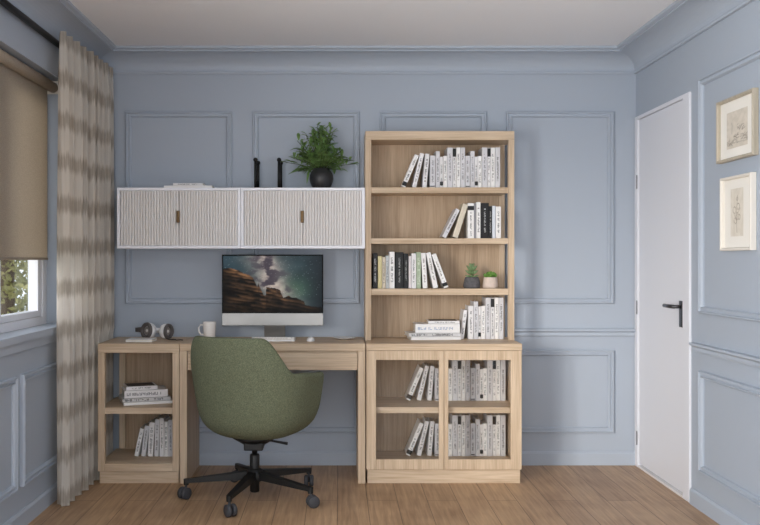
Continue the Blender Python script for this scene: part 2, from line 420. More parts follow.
m = bpy.data.materials.new('ikat_curtain'); m.use_nodes = True
nt = m.node_tree; b = nt.nodes['Principled BSDF']; b.inputs['Roughness'].default_value = .9; b.inputs['Specular IOR Level'].default_value = .1
L = nt.links.new
uv = nt.nodes.new('ShaderNodeUVMap'); uv.uv_map = 'UVMap'
sx = nt.nodes.new('ShaderNodeSeparateXYZ'); L(uv.outputs[0], sx.inputs[0])
def noise_uv(su, sv, det=3):
    mp = nt.nodes.new('ShaderNodeMapping'); mp.inputs['Scale'].default_value = (su, sv, 1)
    n = nt.nodes.new('ShaderNodeTexNoise'); n.inputs['Scale'].default_value = 1; n.inputs['Detail'].default_value = det
    L(uv.outputs[0], mp.inputs[0]); L(mp.outputs[0], n.inputs[0]); return n.outputs['Fac']
def mth(op, a, bb=0, c=None):
    x = nt.nodes.new('ShaderNodeMath'); x.operation = op
    for i, v in enumerate((a, bb, c)):
        if v is None: continue
        if isinstance(v, (int, float)): x.inputs[i].default_value = v
        else: L(v, x.inputs[i])
    return x.outputs[0]
serr = mth('MULTIPLY', noise_uv(90, .4), .13)
zz = mth('ADD', sx.outputs[1], serr)
ph = mth('FRACT', mth('DIVIDE', zz, .205))
tri = mth('ABSOLUTE', mth('SUBTRACT', ph, .5))           # 0 in the middle of a band
band = nt.nodes.new('ShaderNodeMapRange'); L(tri, band.inputs[0]); band.inputs[1].default_value = .10; band.inputs[2].default_value = .26
band.inputs[3].default_value = 1; band.inputs[4].default_value = 0
st = noise_uv(230, .8, 2)
k = mth('MULTIPLY', band.outputs[0], mth('MULTIPLY_ADD', st, .6, .40))
k2 = mth('MULTIPLY_ADD', mth('SUBTRACT', st, .5), .9, k); 
r = nt.nodes.new('ShaderNodeValToRGB'); e = r.color_ramp.elements
e[0].position = 0; e[0].color = lin(234, 228, 219); e[1].position = 1; e[1].color = lin(178, 167, 152)
L(k2, r.inputs[0]); L(r.outputs[0], b.inputs['Base Color'])
t = nt.nodes.new('ShaderNodeBsdfTranslucent'); L(r.outputs[0], t.inputs[0])
mx = nt.nodes.new('ShaderNodeMixShader'); mx.inputs[0].default_value = .5
L(b.outputs[0], mx.inputs[1]); L(t.outputs[0], mx.inputs[2]); L(mx.outputs[0], nt.nodes['Material Output'].inputs[0])
bm = NB(); uvl = bm.loops.layers.uv.new('UVMap')
NU, NV = 260, 60; y0, y1 = 4.37, 5.24; grid = []
for j in range(NV+1):
    v = j/NV; z = .006 + 2.315*v; row = []
    for i in range(NU+1):
        u = i/NU
        fold = math.sin(u*2*PI*8.5 + .9*math.sin(u*9) + .25*math.sin(z*1.7+u*5))
        pin = math.sin(u*2*PI*26)*.006*max(0, (v-.80)/.20)
        amp = .033 + .006*math.sin(u*23+z*.8)
        x = XL+.082 + .026*u + amp*fold*(1 - .35*max(0, (v-.9)/.1)) + pin
        if y0+(y1-y0)*u > 4.82 and z < .8: x = min(x, -1.302)
        x = max(x, XL+.049)
        wob = .008*math.sin(u*31+z*2)*(1-v)
        row.append(bm.verts.new((x, y0 + (y1-y0)*u + wob + .012*math.cos(u*2*PI*8.5)*1.0, z)))
    grid.append(row)
for j in range(NV):
    for i in range(NU):
        f = bm.faces.new((grid[j][i], grid[j][i+1], grid[j+1][i+1], grid[j+1][i]))
        for lp, (a, c) in zip(f.loops, ((i, j), (i+1, j), (i+1, j+1), (i, j+1))): lp[uvl].uv = (a/NU*1.6, c/NV*2.315)
cu = obj('curtain', bm, m, None, True)
tag(cu, 'floor-length cream curtain with brown ikat bands beside the window', 'curtain')

# ------------------------------------------------------------------ low cabinet on the left
TOP = .755; FY = 4.85
lc = thing('side_cabinet', 'low open oak cabinet with two shelves between curtain and desk', 'cabinet', (-1.07, 5.07, 0))
x0, x1 = -1.294, -.8565
bm = NB(); box(bm, x0, x1, FY, YB-.017, TOP-.050, TOP, .002); obj('top_board', bm, M['oakx'], lc)
for a in (x0, x1-.036):
    for c in (FY+.001, YB-.06): q = a + (.020 if (c > 5 and a < -1) else 0); bm = NB(); box(bm, q, q+.036, c, c+.036, .066, TOP-.0505, .0015); obj('post', bm, M['oak'], lc)
bm = NB(); box(bm, x0+.0365, x1-.0365, FY+.002, FY+.03, .066, .108, .0015); obj('front_rail', bm, M['oakx'], lc)
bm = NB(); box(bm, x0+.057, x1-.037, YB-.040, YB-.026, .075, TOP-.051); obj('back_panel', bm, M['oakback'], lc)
bm = NB(); box(bm, x0+.004, x1-.004, FY+.037, YB-.061, .376, .410, .0015)
box(bm, x0+.037, x1-.037, FY+.004, FY+.037, .376, .410); box(bm, x0+.057, x1-.037, YB-.061, YB-.041, .376, .410)
obj('shelf', bm, M['oakx'], lc)
bm = NB(); box(bm, x0+.004, x1-.004, FY+.038, YB-.062, .080, .109); obj('bottom_board', bm, M['oakx'], lc)
bm = NB(); box(bm, x0+.006, x1-.004, FY+.012, YB-.018, 0, .0655, .001); obj('plinth', bm, M['oakx'], lc)

# ------------------------------------------------------------------ desk
dk = thing('desk', 'light oak desk with one wide drawer standing between the cabinets', 'desk', (-.35, 5.07, 0))
dx0, dx1 = -.854, .1475
bm = NB(); box(bm, dx0, dx1, FY, YB-.017, .716, TOP, .002); obj('desktop', bm, M['oakx'], dk)
for a in (dx0, dx1-.040):
    bm = NB(); box(bm, a, a+.040, FY+.001, YB-.018, 0, .7155, .002); obj('leg', bm, M['oak'], dk)
bm = NB(); box(bm, dx0+.041, dx1-.041, FY+.018, YB-.03, .628, .7155); obj('drawer_case', bm, M['oakx'], dk)
bm = NB(); box(bm, dx0+.043, dx1-.043, FY+.003, FY+.0175, .612, .702, .001); obj('drawer', bm, M['oakx'], dk)

# ------------------------------------------------------------------ glazed base cabinet with open shelves above
bx0, bx1 = .153, .990
gc = thing('glazed_cabinet', 'oak base cabinet with two glazed doors under the open shelving', 'cabinet', (.57, 5.07, 0))
bm = NB(); box(bm, bx0-.001, bx1+.002, FY-.002, YB-.031, TOP-.037, TOP, .002); obj('top_board', bm, M['oakx'], gc)
bm = NB(); box(bm, bx0+.006, bx1-.006, FY+.012, YB-.018, 0, .074, .001); obj('plinth', bm, M['oakx'], gc)
for a in (bx0, bx1-.018):
    bm = NB(); box(bm, a, a+.018, FY+.022, YB-.018, .0745, TOP-.0375); obj('side_panel', bm, M['oak'], gc)
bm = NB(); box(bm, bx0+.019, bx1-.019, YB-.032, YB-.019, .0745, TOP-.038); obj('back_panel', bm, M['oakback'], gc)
bm = NB(); box(bm, bx0+.019, bx1-.019, FY+.03, YB-.033, .0745, .090); obj('bottom_board', bm, M['oakx'], gc)
bm = NB(); box(bm, bx0+.019, bx1-.019, FY+.045, YB-.033, .373, .405, .001); obj('shelf', bm, M['oakx'], gc)
mid = (bx0+bx1)/2
for a, c, l, rr in ((bx0, mid-.0012, .052, .026), (mid+.0012, bx1, .022, .058)):
    z0, z1 = .0765, TOP-.0385
    bm = NB()
    box(bm, a, a+l, FY, FY+.020, z0, z1, .0015); box(bm, c-rr, c, FY, FY+.020, z0, z1, .0015)
    box(bm, a+l, c-rr, FY, FY+.020, z1-.050, z1, .0015); box(bm, a+l, c-rr, FY, FY+.020, z0, z0+.055, .0015)
    dr = obj('door', bm, M['oak'], gc)
    bm = NB(); box(bm, a+l-.005, c-rr+.005, FY+.008, FY+.012, z0+.05, z1-.045); sub('glass_pane', bm, M['glass'], dr, gc)

UY = 5.05
bc = thing('bookcase', 'tall open oak bookcase with four tiers standing on the glazed cabinet', 'bookcase', (.57, 5.17, TOP))
ZT = 1.930; w = .033
bm = NB(); box(bm, bx0, bx1, UY, YB-.017, ZT-.050, ZT, .002); obj('top_board', bm, M['oakx'], bc)
for a in (bx0, bx1-w):
    bm = NB(); box(bm, a, a+w, UY+.001, UY+w, TOP+.0005, ZT-.0505, .0015); obj('post', bm, M['oak'], bc)
    q = a-.014 if a > .5 else a; bm = NB(); box(bm, q, q+w, YB-.032, YB-.018, TOP+.0005, ZT-.0505, .001); obj('post', bm, M['oak'], bc)
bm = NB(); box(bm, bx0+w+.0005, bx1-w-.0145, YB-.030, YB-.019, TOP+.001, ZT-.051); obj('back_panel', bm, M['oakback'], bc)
bm = NB(); box(bm, bx0+.001, bx0+.012, UY+w+.001, YB-.033, TOP+.001, ZT-.051); obj('side_panel', bm, M['oak'], bc)
SH = {1: 1.614, 2: 1.328, 3: 1.045}
for z, t in ((1.614, .032), (1.328, .031), (1.045, .0355)):
    bm = NB(); box(bm, bx0+w+.0005, bx1-w-.0005, UY+.003, YB-.031, z-t, z, .001)
    obj('shelf', bm, M['oakx'], bc)
# rails that close the open right side at shelf level
# ------------------------------------------------------------------ fluted wall cabinets
for (a, c, lab) in ((-1.240, -.5475, 'white wall cabinet with fluted doors, left of the pair, above the headphones'),
                    (-.5455, .1505, 'white wall cabinet with fluted doors, under the leafy plant')):
    z0, z1 = 1.2705, 1.612; t = .016
    wc = thing('wall_cabinet', lab, 'cabinet', ((a+c)/2, 5.17, z0), group='fluted wall cabinets')
    bm = NB()
    box(bm, a, c, UY, YB-.0005, z1-t, z1, .001); box(bm, a, c, UY, YB-.0005, z0, z0+t, .001)
    box(bm, a, a+t, UY, YB-.0005, z0+t, z1-t); box(bm, c-t, c, UY, YB-.0005, z0+t, z1-t)
    box(bm, a+t, c-t, YB-.012, YB-.002, z0+t, z1-t)
    obj('carcass', bm, M['cabwhite'], wc)
    md = (a+c)/2
    for p, q in ((a+t+.001, md-.001), (md+.001, c-t-.001)):
        bm = NB(); n = 21; st_ = (q-p)/n; za, zc = z0+t+.001, z1-t-.001; pr = [(p, UY+.028)]
        for i in range(n):          # fluted face: a slightly domed slat, then a narrow groove
            u = p+st_*i; pr += [(u+.0001, UY+.015), (u+.0022, UY+.015), (u+.0034, UY+.005), (u+.0060, UY+.003), (u+st_-.0038, UY+.003), (u+st_-.0012, UY+.005), (u+st_-.0001, UY+.015)]
        pr += [(q, UY+.028)]
        lo = [bm.verts.new((x, y, za)) for x, y in pr]; hi = [bm.verts.new((x, y, zc)) for x, y in pr]
        for i in range(len(pr)): j = (i+1) % len(pr); bm.faces.new((lo[i], lo[j], hi[j], hi[i]))
        bm.faces.new(lo); bm.faces.new(hi[::-1])
        dr = obj('door', bm, M['slat'], wc)
        if p > md:
            bm = NB(); box(bm, md-.012, md+.006, UY-.012, UY+.002, 1.415, 1.482, .003)
            sub('handle', bm, M['brass'], dr, wc)['label'] = 'brass pull handle'

# ------------------------------------------------------------------ books
def glyphs(bm, put, n, length, height, seed, wgt=.22):
    """rows of small letter-like strokes; put(u0,u1,v0,v1) adds one stroke"""
    r = random.Random(seed); cw = length/n
    for i in range(n):
        if r.random() < .14: continue
        u = i*cw; g = cw*.78; s = min(g, height)*wgt
        if r.random() < .85: put(bm, u, u+s, 0, height)
        if r.random() < .6: put(bm, u+g-s, u+g, 0, height*(1 if r.random() < .6 else .6))
        for v in (0, .5, 1):
            if r.random() < .5: put(bm, u, u+g, (height-s)*v, (height-s)*v+s)

BOOKS = []
def book(name, x, y, z, th, h, depth, color, look, where, lean=0, lying=False, rz=0, ink=(24, 24, 26), top=None, band=None, text=1, group='books', seed=0, block=None, cover=None, size=None):
    """x,y,z: middle of the bottom of the spine; the spine faces the viewer"""
    label = '%s, %s' % (look, where); assert len(label.split()) <= 15, label
    depth = min(depth, 5.262-y)
    if lying:
        rot = (0, PI/2, 0)
        t = thing('book', label, 'book', (x, y, z+th/2), (0, 0, rz), group)
    else:
        a = math.radians(lean)
        t = thing('book', label, 'book', (x, y, z + th/2*abs(math.sin(a)) + .0004), (0, a, 0), group)
    cm = book_mat(color); c = .0025
    # geometry local: thickness along x, spine at y=0, height along z
    def fin(bm):
        if lying: bmesh.ops.transform(bm, matrix=Matrix.Translation((-h/2, 0, 0)) @ Matrix.Rotation(PI/2, 4, 'Y'), verts=bm.verts[:])
        return bm
    bm = NB()
    box(bm, -th/2, -th/2+c, .002, depth, 0, h); box(bm, th/2-c, th/2, .002, depth, 0, h)
    box(bm, -th/2, th/2, 0, .004, 0, h, .0012)
    obj('cover', fin(bm), cm, t, local=True)
    bm = NB(); box(bm, -th/2+c, th/2-c, .0045, depth-.004, .003, h-.003); obj('page_block', fin(bm), M['paper'], t, local=True)
    if text:
        bm = NB(); hh = min(th*.42, .0085)*(text if text > 1 else 1)
        hh = min(hh, th*.7)
        ln = h*(.68 if text <= 1 else .8); z1 = h*(.84 if not top else .74)
        def put(bm, u0, u1, v0, v1): box(bm, -hh/2+v0, -hh/2+v1, -.0006, .0005, z1-u1, z1-u0)
        n = max(6, int(ln/(hh*1.05)))
        glyphs(bm, put, n, ln, hh, seed)
        obj('spine_lettering', fin(bm), book_mat(ink), t, local=True)
    for nm_, rng, cc in (('spine_block', top, (14, 14, 16)), ('spine_band', band, (12, 12, 14)), ('spine_label', block, (70, 72, 78))):
        if rng:
            bm = NB(); e_ = .0003 if nm_ != 'spine_label' else -.002
            box(bm, -th/2-e_, th/2+e_, -.0008, (.03 if nm_ == 'spine_band' else .003), h*rng[0], h*rng[1])
            obj(nm_, fin(bm), book_mat(cc), t, local=True)
    if cover:
        bm = NB(); box(bm, -th/2-.0006, -th/2+.0005, .012, depth-.01, h*.06, h*.94)
        obj('cover_picture', fin(bm), book_mat(cover), t, local=True)
    return t

ORD = ['first', 'second', 'third', 'fourth', 'fifth', 'sixth', 'seventh', 'eighth', 'ninth', 'tenth', 'eleventh', 'twelfth', 'thirteenth',
       'fourteenth', 'fifteenth', 'sixteenth', 'seventeenth', 'eighteenth', 'nineteenth', 'twentieth']
W = (234, 232, 232); W2_ = (214, 213, 216); W3_ = (242, 240, 238); BK = (11, 11, 12); CR = (214, 205, 186)
# the long white set: (x0, x1) in mm from the first book, height in mm, lean, colour, extras
K = 1/177.2*1000
SET = [
 (0, 4.4, 196, 23, W3_, dict(band=(.04, .16)), 'leaning white book with black foot band'),
 (10.9, 15.1, 198, 13.5, W, {}, 'white leaning book with small dark title'),
 (21.3, 25.6, 193, 5, W, {}, 'white slightly leaning book with dense dark title'),
 (28.8, 34.2, 182, 0, W2_, dict(block=(.03, .06)), 'short pale grey book'),
 (34.6, 38.8, 207, 0, W2_, {}, 'tall light grey book'),
 (39.0, 42.0, 176, 0, W, dict(top=(.08, .2)), 'short thin book, black square near foot'),
 (42.2, 46.0, 180, 0, W3_, {}, 'short white book'),
 (46.2, 51.6, 228, 0, W2_, {}, 'tall pale grey book'),
 (51.8, 55.0, 226, 0, W, dict(top=(.78, .985)), 'tall thin book with a black head'),
 (55.2, 59.2, 228, 0, W3_, {}, 'tall white book with fine lettering'),
 (59.4, 64.0, 228, 0, W2_, {}, 'tall grey-white book'),
 (64.3, 69.0, 182, 0, W2_, dict(block=(.03, .06)), 'short pale book with bold dark title'),
 (69.2, 73.6, 207, 0, W2_, {}, 'light grey book of middle height'),
 (73.8, 76.8, 176, 0, W, dict(top=(.08, .2)), 'short white book, black square at foot'),
 (77.0, 80.8, 180, 0, W3_, {}, 'short bright white book'),
 (81.0, 86.2, 228, 0, W2_, {}, 'tall pale book with a column of marks'),
 (86.4, 89.6, 226, 0, W, dict(top=(.78, .985)), 'tall thin white book with a black head'),
 (89.8, 94.0, 228, 0, W3_, {}, 'tall white book with small grey lettering'),
 (94.2, 99.0, 228, 0, W2_, {}, 'tall pale book ending the row'),
]
def bookset(xs, y, z, where, group, k, hs=1.0, seed=0):
    for i, (a, c, h, ln, col, ex, look) in enumerate(SET):
        th = (c-a)*k - .0008
        book('book', xs + (a+c)/2*k, y + (.004*((i*7) % 3)), z, th, h/1000*hs, .145, col, look, '%s from left, %s' % (ORD[i], where), lean=ln, group=group, seed=seed+i, **ex)
bookset(.357, 5.085, SH[1], 'top bookcase shelf', 'white books on the top shelf', .00565, 1.0, 10)
bookset(.386, 5.115, .405, 'upper shelf behind glass', 'white books behind glass, upper shelf', .00572, 1.02, 10)
bookset(.386, 5.115, .090, 'lower shelf behind glass', 'white books behind glass, lower shelf', .00572, 1.02, 10)

def row(items, y, z, k, ref, where, group, seed):
    for i, (b0, b1, h, ln, col, ex, look) in enumerate(items):
        th = (b1-b0)/k*math.cos(math.radians(ln)) - .0008
        book('book', ref + (b0+b1)/2/k, y, z, th, h, .150, col, look, '%s from left, %s' % (ORD[i], where), lean=ln, group=group, seed=seed+i, **ex)
k = 900/5.085; ref = -338/k
row([(441.6, 446.4, .178, 26.5, W2_, {}, 'pale grey book leaning steeply'),
     (452.2, 458.0, .198, 17.5, CR, dict(text=0), 'thick cream book leaning over'),
     (467.8, 474.0, .199, 0, W3_, dict(top=(.80, .92)), 'white book with a black mark at its head'),
     (474.2, 476.2, .197, 0, (150, 150, 154), dict(text=0), 'very thin grey book'),
     (476.4, 480.6, .205, 0, W3_, {}, 'bright white book with small title'),
     (480.9, 488.9, .200, 0, BK, dict(ink=(215, 215, 215)), 'thick black book with white lettering'),
     (489.1, 492.0, .182, 0, BK, dict(ink=(200, 200, 200)), 'thin black book'),
     (492.2, 495.6, .184, 0, (216, 222, 230), dict(text=0), 'bluish white book'),
     (495.8, 501.0, .180, 0, W3_, {}, 'white book with bold dark title')],
    5.085, SH[2], k, ref, 'second bookcase shelf', 'books on the second shelf', 40)
row([(372.9, 377.5, .199, 0, BK, dict(ink=(220, 220, 220)), 'black book with white title'),
     (377.9, 382.0, .183, 0, (214, 202, 152), dict(text=0), 'pale yellow book'),
     (382.3, 385.6, .177, 0, (222, 210, 188), {}, 'thin cream book'),
     (385.8, 389.0, .185, 0, (198, 202, 202), {}, 'thin grey-white book'),
     (389.3, 394.6, .207, 0, W3_, dict(text=1.4, ink=(25, 25, 30)), 'tall white book with bold black title'),
     (395.4, 403.6, .205, 0, BK, dict(ink=(205, 205, 205)), 'thick tall black book'),
     (403.9, 408.3, .197, 0, BK, dict(ink=(170, 170, 170)), 'slimmer black book'),
     (408.6, 411.2, .184, 0, (220, 212, 212), dict(text=0), 'thin pinkish white book'),
     (411.4, 416.2, .198, 0, W, {}, 'white book with grey vertical title'),
     (416.4, 421.0, .205, 0, (168, 184, 156), dict(ink=(225, 230, 215), text=1.4), 'green and white patterned book'),
     (422.9, 427.6, .200, -3.2, W3_, dict(ink=(110, 70, 70)), 'white book tilted slightly left'),
     (433.4, 438.2, .204, -12, W3_, {}, 'white book leaning left'),
     (443.8, 448.8, .202, -20.5, W3_, dict(band=(.05, .15)), 'white book with black band, leaning left')],
    5.085, SH[3], k, ref, 'third bookcase shelf', 'books on the third shelf', 60)
k = 900/5.13; ref = -338/k
row([(459.9, 463.7, .165, 7.5, W, {}, 'white book leaning against the upright row'),
     (468.2, 473.3, .190, 0, W, {}, 'pale book with bold dark title'),
     (473.5, 478.1, .214, 0, W2_, {}, 'tall grey-white book'),
     (478.3, 480.8, .186, 0, W, dict(top=(.08, .2)), 'thin book, black square near foot'),
     (481.0, 485.2, .189, 0, W3_, {}, 'short white book'),
     (485.4, 490.6, .236, 0, W2_, {}, 'tall pale grey book'),
     (490.8, 494.2, .234, 0, W, dict(top=(.78, .985)), 'tall book with a black head'),
     (494.4, 498.6, .236, 0, W3_, {}, 'tall white book with fine lettering'),
     (498.8, 503.4, .236, 0, W2_, {}, 'tall pale book closing the row')],
    5.125, TOP, k, ref, 'lowest bookcase tier', 'upright books on the lowest tier', 80)
# lying stacks: (x0, x1, thickness, dy, colour, extra, look)
def stack(x, y, z, items, where, group, rz, seed):
    zz = z+.0004
    for i, (ln, dx, dy, th, dep, col, ex, look) in enumerate(items):
        book('book', x+dx, y+dy, zz, th, ln, dep, col, look, where, lying=True, rz=rz[i], group=group, seed=seed+i, **ex)
        zz += th+.0012
ST = [(.285, .000, -.005, .018, .16, W3_, dict(text=0), 'bottom white book with a plain spine'),
      (.295, -.006, .000, .019, .16, (216, 214, 214), dict(ink=(25, 25, 27), text=1.5), 'second book up with bold black marks on its spine'),
      (.252, .010, .010, .049, .18, W3_, dict(ink=(150, 165, 195), text=1.8), 'thick white book, third up, with large lettering'),
      (.178, .046, .015, .0165, .15, W, dict(ink=(120, 120, 120), cover=(58, 56, 56)), 'top book with a dark picture on its cover')]
stack(.553, 5.075, TOP, ST, 'lying on lowest bookcase tier', 'lying books on the lowest bookcase tier', [.09, .10, 0, -.02], 100)
ST2 = [(.268, .004, 0, .016, .19, W3_, dict(text=0), 'bottom white book with a plain spine'),
      (.262, -.008, .006, .019, .19, (206, 204, 204), dict(ink=(25, 25, 27), text=1.5), 'second book up with bold black marks'),
      (.236, -.012, .012, .040, .18, W, dict(ink=(90, 92, 100), text=1.8), 'thick white book, third up, with large dark lettering'),
      (.170, -.036, .014, .020, .15, W, dict(ink=(120, 120, 120), cover=(52, 50, 52)), 'top book with a dark picture on its cover')]
stack(-1.046, 4.955, .410, ST2, 'lying in side cabinet', 'lying books in the side cabinet', [.34, .35, .33, .36], 110)
ST3 = [(.272, 0, 0, .014, .19, W3_, dict(text=0), 'long thin white book, lower of the two'),
       (.168, -.002, .01, .013, .14, W, dict(ink=(70, 70, 72)), 'small white book, upper of the two')]
stack(-.846, 5.075, 1.612, ST3, 'lying on left wall cabinet', 'lying books on the wall cabinet', [0, .0], 120)
k = 900/5.02; ref = -338/k
row([(134.0, 138.4, .158, 12, W, {}, 'white book leaning right'),
     (141.0, 145.6, .172, 7, W2_, {}, 'pale grey book leaning slightly'),
     (147.6, 153.0, .190, 3, W, dict(text=1.4), 'white book with bold dark title'),
     (154.2, 158.6, .208, 1.5, W2_, {}, 'tall grey-white book'),
     (159.5, 164.0, .214, 0, W, {}, 'tallest white book'),
     (164.2, 167.8, .196, 0, W3_, {}, 'narrow white book'),
     (168.0, 173.0, .205, 0, W2_, {}, 'pale book beside the right post')],
    5.02, .109, k, ref, 'bottom of side cabinet', 'upright books in the side cabinet', 130)

# ------------------------------------------------------------------ plants
def blade(bm, p, dirv, ln, wd, droop=.3):
    dirv = dirv.normalized(); side = dirv.cross(Vector((0, 0, 1)))
    side = side.normalized() if side.length > .05 else Vector((1, 0, 0))
    L_, R_, Mi = [], [], []
    N = 5
    for i in range(N+1):
        t = i/N; c = p + dirv*ln*t + Vector((0, 0, -droop*ln*t*t)); ww = wd*math.sin(PI*min(1, t*.9+.08))
        up = Vector((0, 0, ww*.25))
        L_.append(bm.verts.new(c - side*ww/2 + up)); R_.append(bm.verts.new(c + side*ww/2 + up)); Mi.append(bm.verts.new(c))
    for i in range(N):
        bm.faces.new((L_[i], Mi[i], Mi[i+1], L_[i+1])); bm.faces.new((Mi[i], R_[i], R_[i+1], Mi[i+1]))

px_, py_ = -.095, 5.165
pl = thing('potted_plant', 'bushy dark green leafy plant in a round black pot on the wall cabinet', 'plant', (px_, py_, 1.612))
bm = NB(); lathe(bm, [(0, 0), (.044, 0), (.050, .006), (.062, .030), (.069, .056), (.067, .080), (.056, .102), (.046, .112), (.047, .118), (.041, .118), (.041, .104), (0, .100)], px_, py_, 1.6125)
obj('pot', bm, M['pot'], pl, True)
bm = NB(); lathe(bm, [(0, .106), (.0405, .105)], px_, py_, 1.6125, 24); obj('soil', bm, M['soil'], pl)
bms, bml = NB(), NB(); r = random.Random(3)
base = Vector((px_, py_, 1.72))
for i in range(70):
    a = r.random()*2*PI; el = r.uniform(.02, 1.0)**.8*1.45
    ln = r.uniform(.12, .195) * (1.22 if el > .95 else .9)
    dv = Vector((math.cos(a)*math.sin(PI/2-el), .55*math.sin(a)*math.sin(PI/2-el), math.sin(el)+.12)).normalized()
    if i < 6: dv = Vector((r.uniform(-.35, .3), r.uniform(-.2, .2), 1)).normalized(); ln = r.uniform(.23, .268)
    pts = [base + Vector((dv.x*.02, dv.y*.02, 0)) + dv*ln*t + Vector((dv.x*.04*t*t, 0, -.03*t*t*(1-el/1.5))) for t in (0, .33, .66, 1)]
    tube(bms, pts, .0015, 6)
    for j in range(10):
        t = .22 + .78*j/9; p = base + dv*ln*t + Vector((dv.x*.04*t*t, 0, -.03*t*t*(1-el/1.5)))
        b_ = r.random()*2*PI
        q = (dv*.75 + Vector((math.cos(b_), math.sin(b_)*.7, r.uniform(-.45, .6)))*.85)
        blade(bml, p, q, r.uniform(.042, .075), r.uniform(.014, .021), r.uniform(.1, .5))
obj('stems', bms, M['stem'], pl, True); obj('foliage', bml, M['leaf'], pl, True)
for v in pl.children[-1].data.vertices: v.co.y = min(v.co.y, 5.283-py_)

# small succulents on the third shelf
sx_, sy_ = .763, 5.13; z0 = SH[3]+.0005
s1 = thing('potted_succulent', 'spiky green succulent in a dark grey stone pot on the bookcase', 'plant', (sx_, sy_, z0), group='small potted succulents')
bm = NB(); lathe(bm, [(0, 0), (.043, 0), (.048, .004), (.049, .016), (.043, .048), (.038, .062), (.034, .064), (.032, .056), (0, .054)], sx_, sy_, z0, 28); obj('pot', bm, M['potgrey'], s1, True)
bm = NB()
for lvl, (zz, rr, n, el) in enumerate(((.060, .034, 11, .25), (.078, .036, 11, .5), (.096, .036, 10, .75), (.108, .028, 7, 1.1))):
    for i in range(n):
        a = 2*PI*(i+.37*lvl)/n; dv = Vector((math.cos(a)*math.cos(el), math.sin(a)*math.cos(el), math.sin(el)))
        p0 = Vector((sx_, sy_, z0+zz))
        tube(bm, [p0, p0+dv*rr*.6, p0+dv*rr*1.2+Vector((0, 0, .004))], .004, 7, radii=[.004, .0072, .001])
tube(bm, [(sx_, sy_, z0+.05), (sx_, sy_, z0+.112)], .005, 8)
obj('foliage', bm, M['leaf3'], s1, True)
sx_, sy_ = .868, 5.13
s2 = thing('potted_succulent', 'low bright green succulent in a pale stone pot by the bookcase post', 'plant', (sx_, sy_, z0), group='small potted succulents')
bm = NB(); lathe(bm, [(0, 0), (.038, 0), (.043, .004), (.043, .018), (.039, .052), (.037, .062), (.033, .063), (.031, .056), (0, .054)], sx_, sy_, z0, 28); obj('pot', bm, M['potpink'], s2, True)
bm = NB(); r = random.Random(5)
for i in range(70):
    a = r.random()*2*PI; rr = .034*math.sqrt(r.random()); h_ = .068 + .018*(1-(rr/.034)**2) + r.uniform(0, .006)
    c = Vector((sx_+rr*math.cos(a), sy_+rr*math.sin(a), z0+h_))
    dv = Vector((math.cos(a)*rr/.034*.8, math.sin(a)*rr/.034*.8, 1)).normalized()
    tube(bm, [c-dv*.016, c, c+dv*.008], .005, 7, radii=[.002, .0055, .001])
obj('foliage', bm, M['leaf2'], s2, True)

# ------------------------------------------------------------------ black book stand on the wall cabinet
bs = thing('book_stand', 'black metal stand with four round-tipped uprights on the wall cabinet', 'book stand', (-.39, 5.15, 1.612))
bm = NB(); box(bm, -.475, -.325, 5.075, 5.262, 1.6125, 1.6155, .001); obj('base_plate', bm, M['black'], bs)
for x in (-.466, -.333):
    for y in (5.085, 5.250):
        bm = NB(); tube(bm, [(x, y, 1.6158), (x, y, 1.770)], .0085, 14)
        bmesh.ops.create_uvsphere(bm, u_segments=16, v_segments=10, radius=.013, matrix=Matrix.Translation((x, y, 1.772)))
        obj('upright', bm, M['black'], bs, True)

# ------------------------------------------------------------------ computer
def pic_grid(name, nx, ny, w, h, fn, m, parent, f):
    me = bpy.data.meshes.new(name); vs, fs = [], []
    for j in range(ny+1):
        for i in range(nx+1): vs.append(f(i/nx, j/ny))
    for j in range(ny):
        for i in range(nx):
            a = j*(nx+1)+i; fs.append((a, a+1, a+nx+2, a+nx+1))
    me.from_pydata(vs, [], fs); ca = me.color_attributes.new('Col', 'FLOAT_COLOR', 'POINT')
    for j in range(ny+1):
        for i in range(nx+1):
            c = fn(i/nx, j/ny); ca.data[j*(nx+1)+i].color = lin(*[max(0, min(255, x)) for x in c])
    me.materials.append(m); o = bpy.data.objects.new(name, me); C.objects.link(o); o.parent = parent
    return o
def mixc(a, b, t): t = max(0, min(1, t)); return tuple(x+(y-x)*t for x, y in zip(a, b))
def fb_(x, y, s, oct=4, z=0): return noise.fractal(Vector((x*s, y*s, z)), 1.0, 2.0, oct)   # about -1..1
OUT = [(0, .76), (.06, .79), (.13, .75), (.2, .70), (.30, .62), (.31, .585), (.36, .52), (.362, .47), (.345, .44), (.40, .34), (.41, .30), (.43, .30), (.437, .447), (.50, .43), (.578, .40), (.585, .34), (.61, .26),
       (.655, .286), (.74, .25), (.82, .19), (.83, .14), (.87, .11), (1, .08)]
OUT.sort()
def outl(u):
    for (a, b), (c, d_) in zip(OUT, OUT[1:]):
        if a <= u <= c: return b + (d_-b)*(u-a)/max(1e-6, c-a)
    return .08
sr = random.Random(11); STARS = {(sr.randint(0, 199), sr.randint(30, 113)): sr.uniform(25, 120) for _ in range(260)}
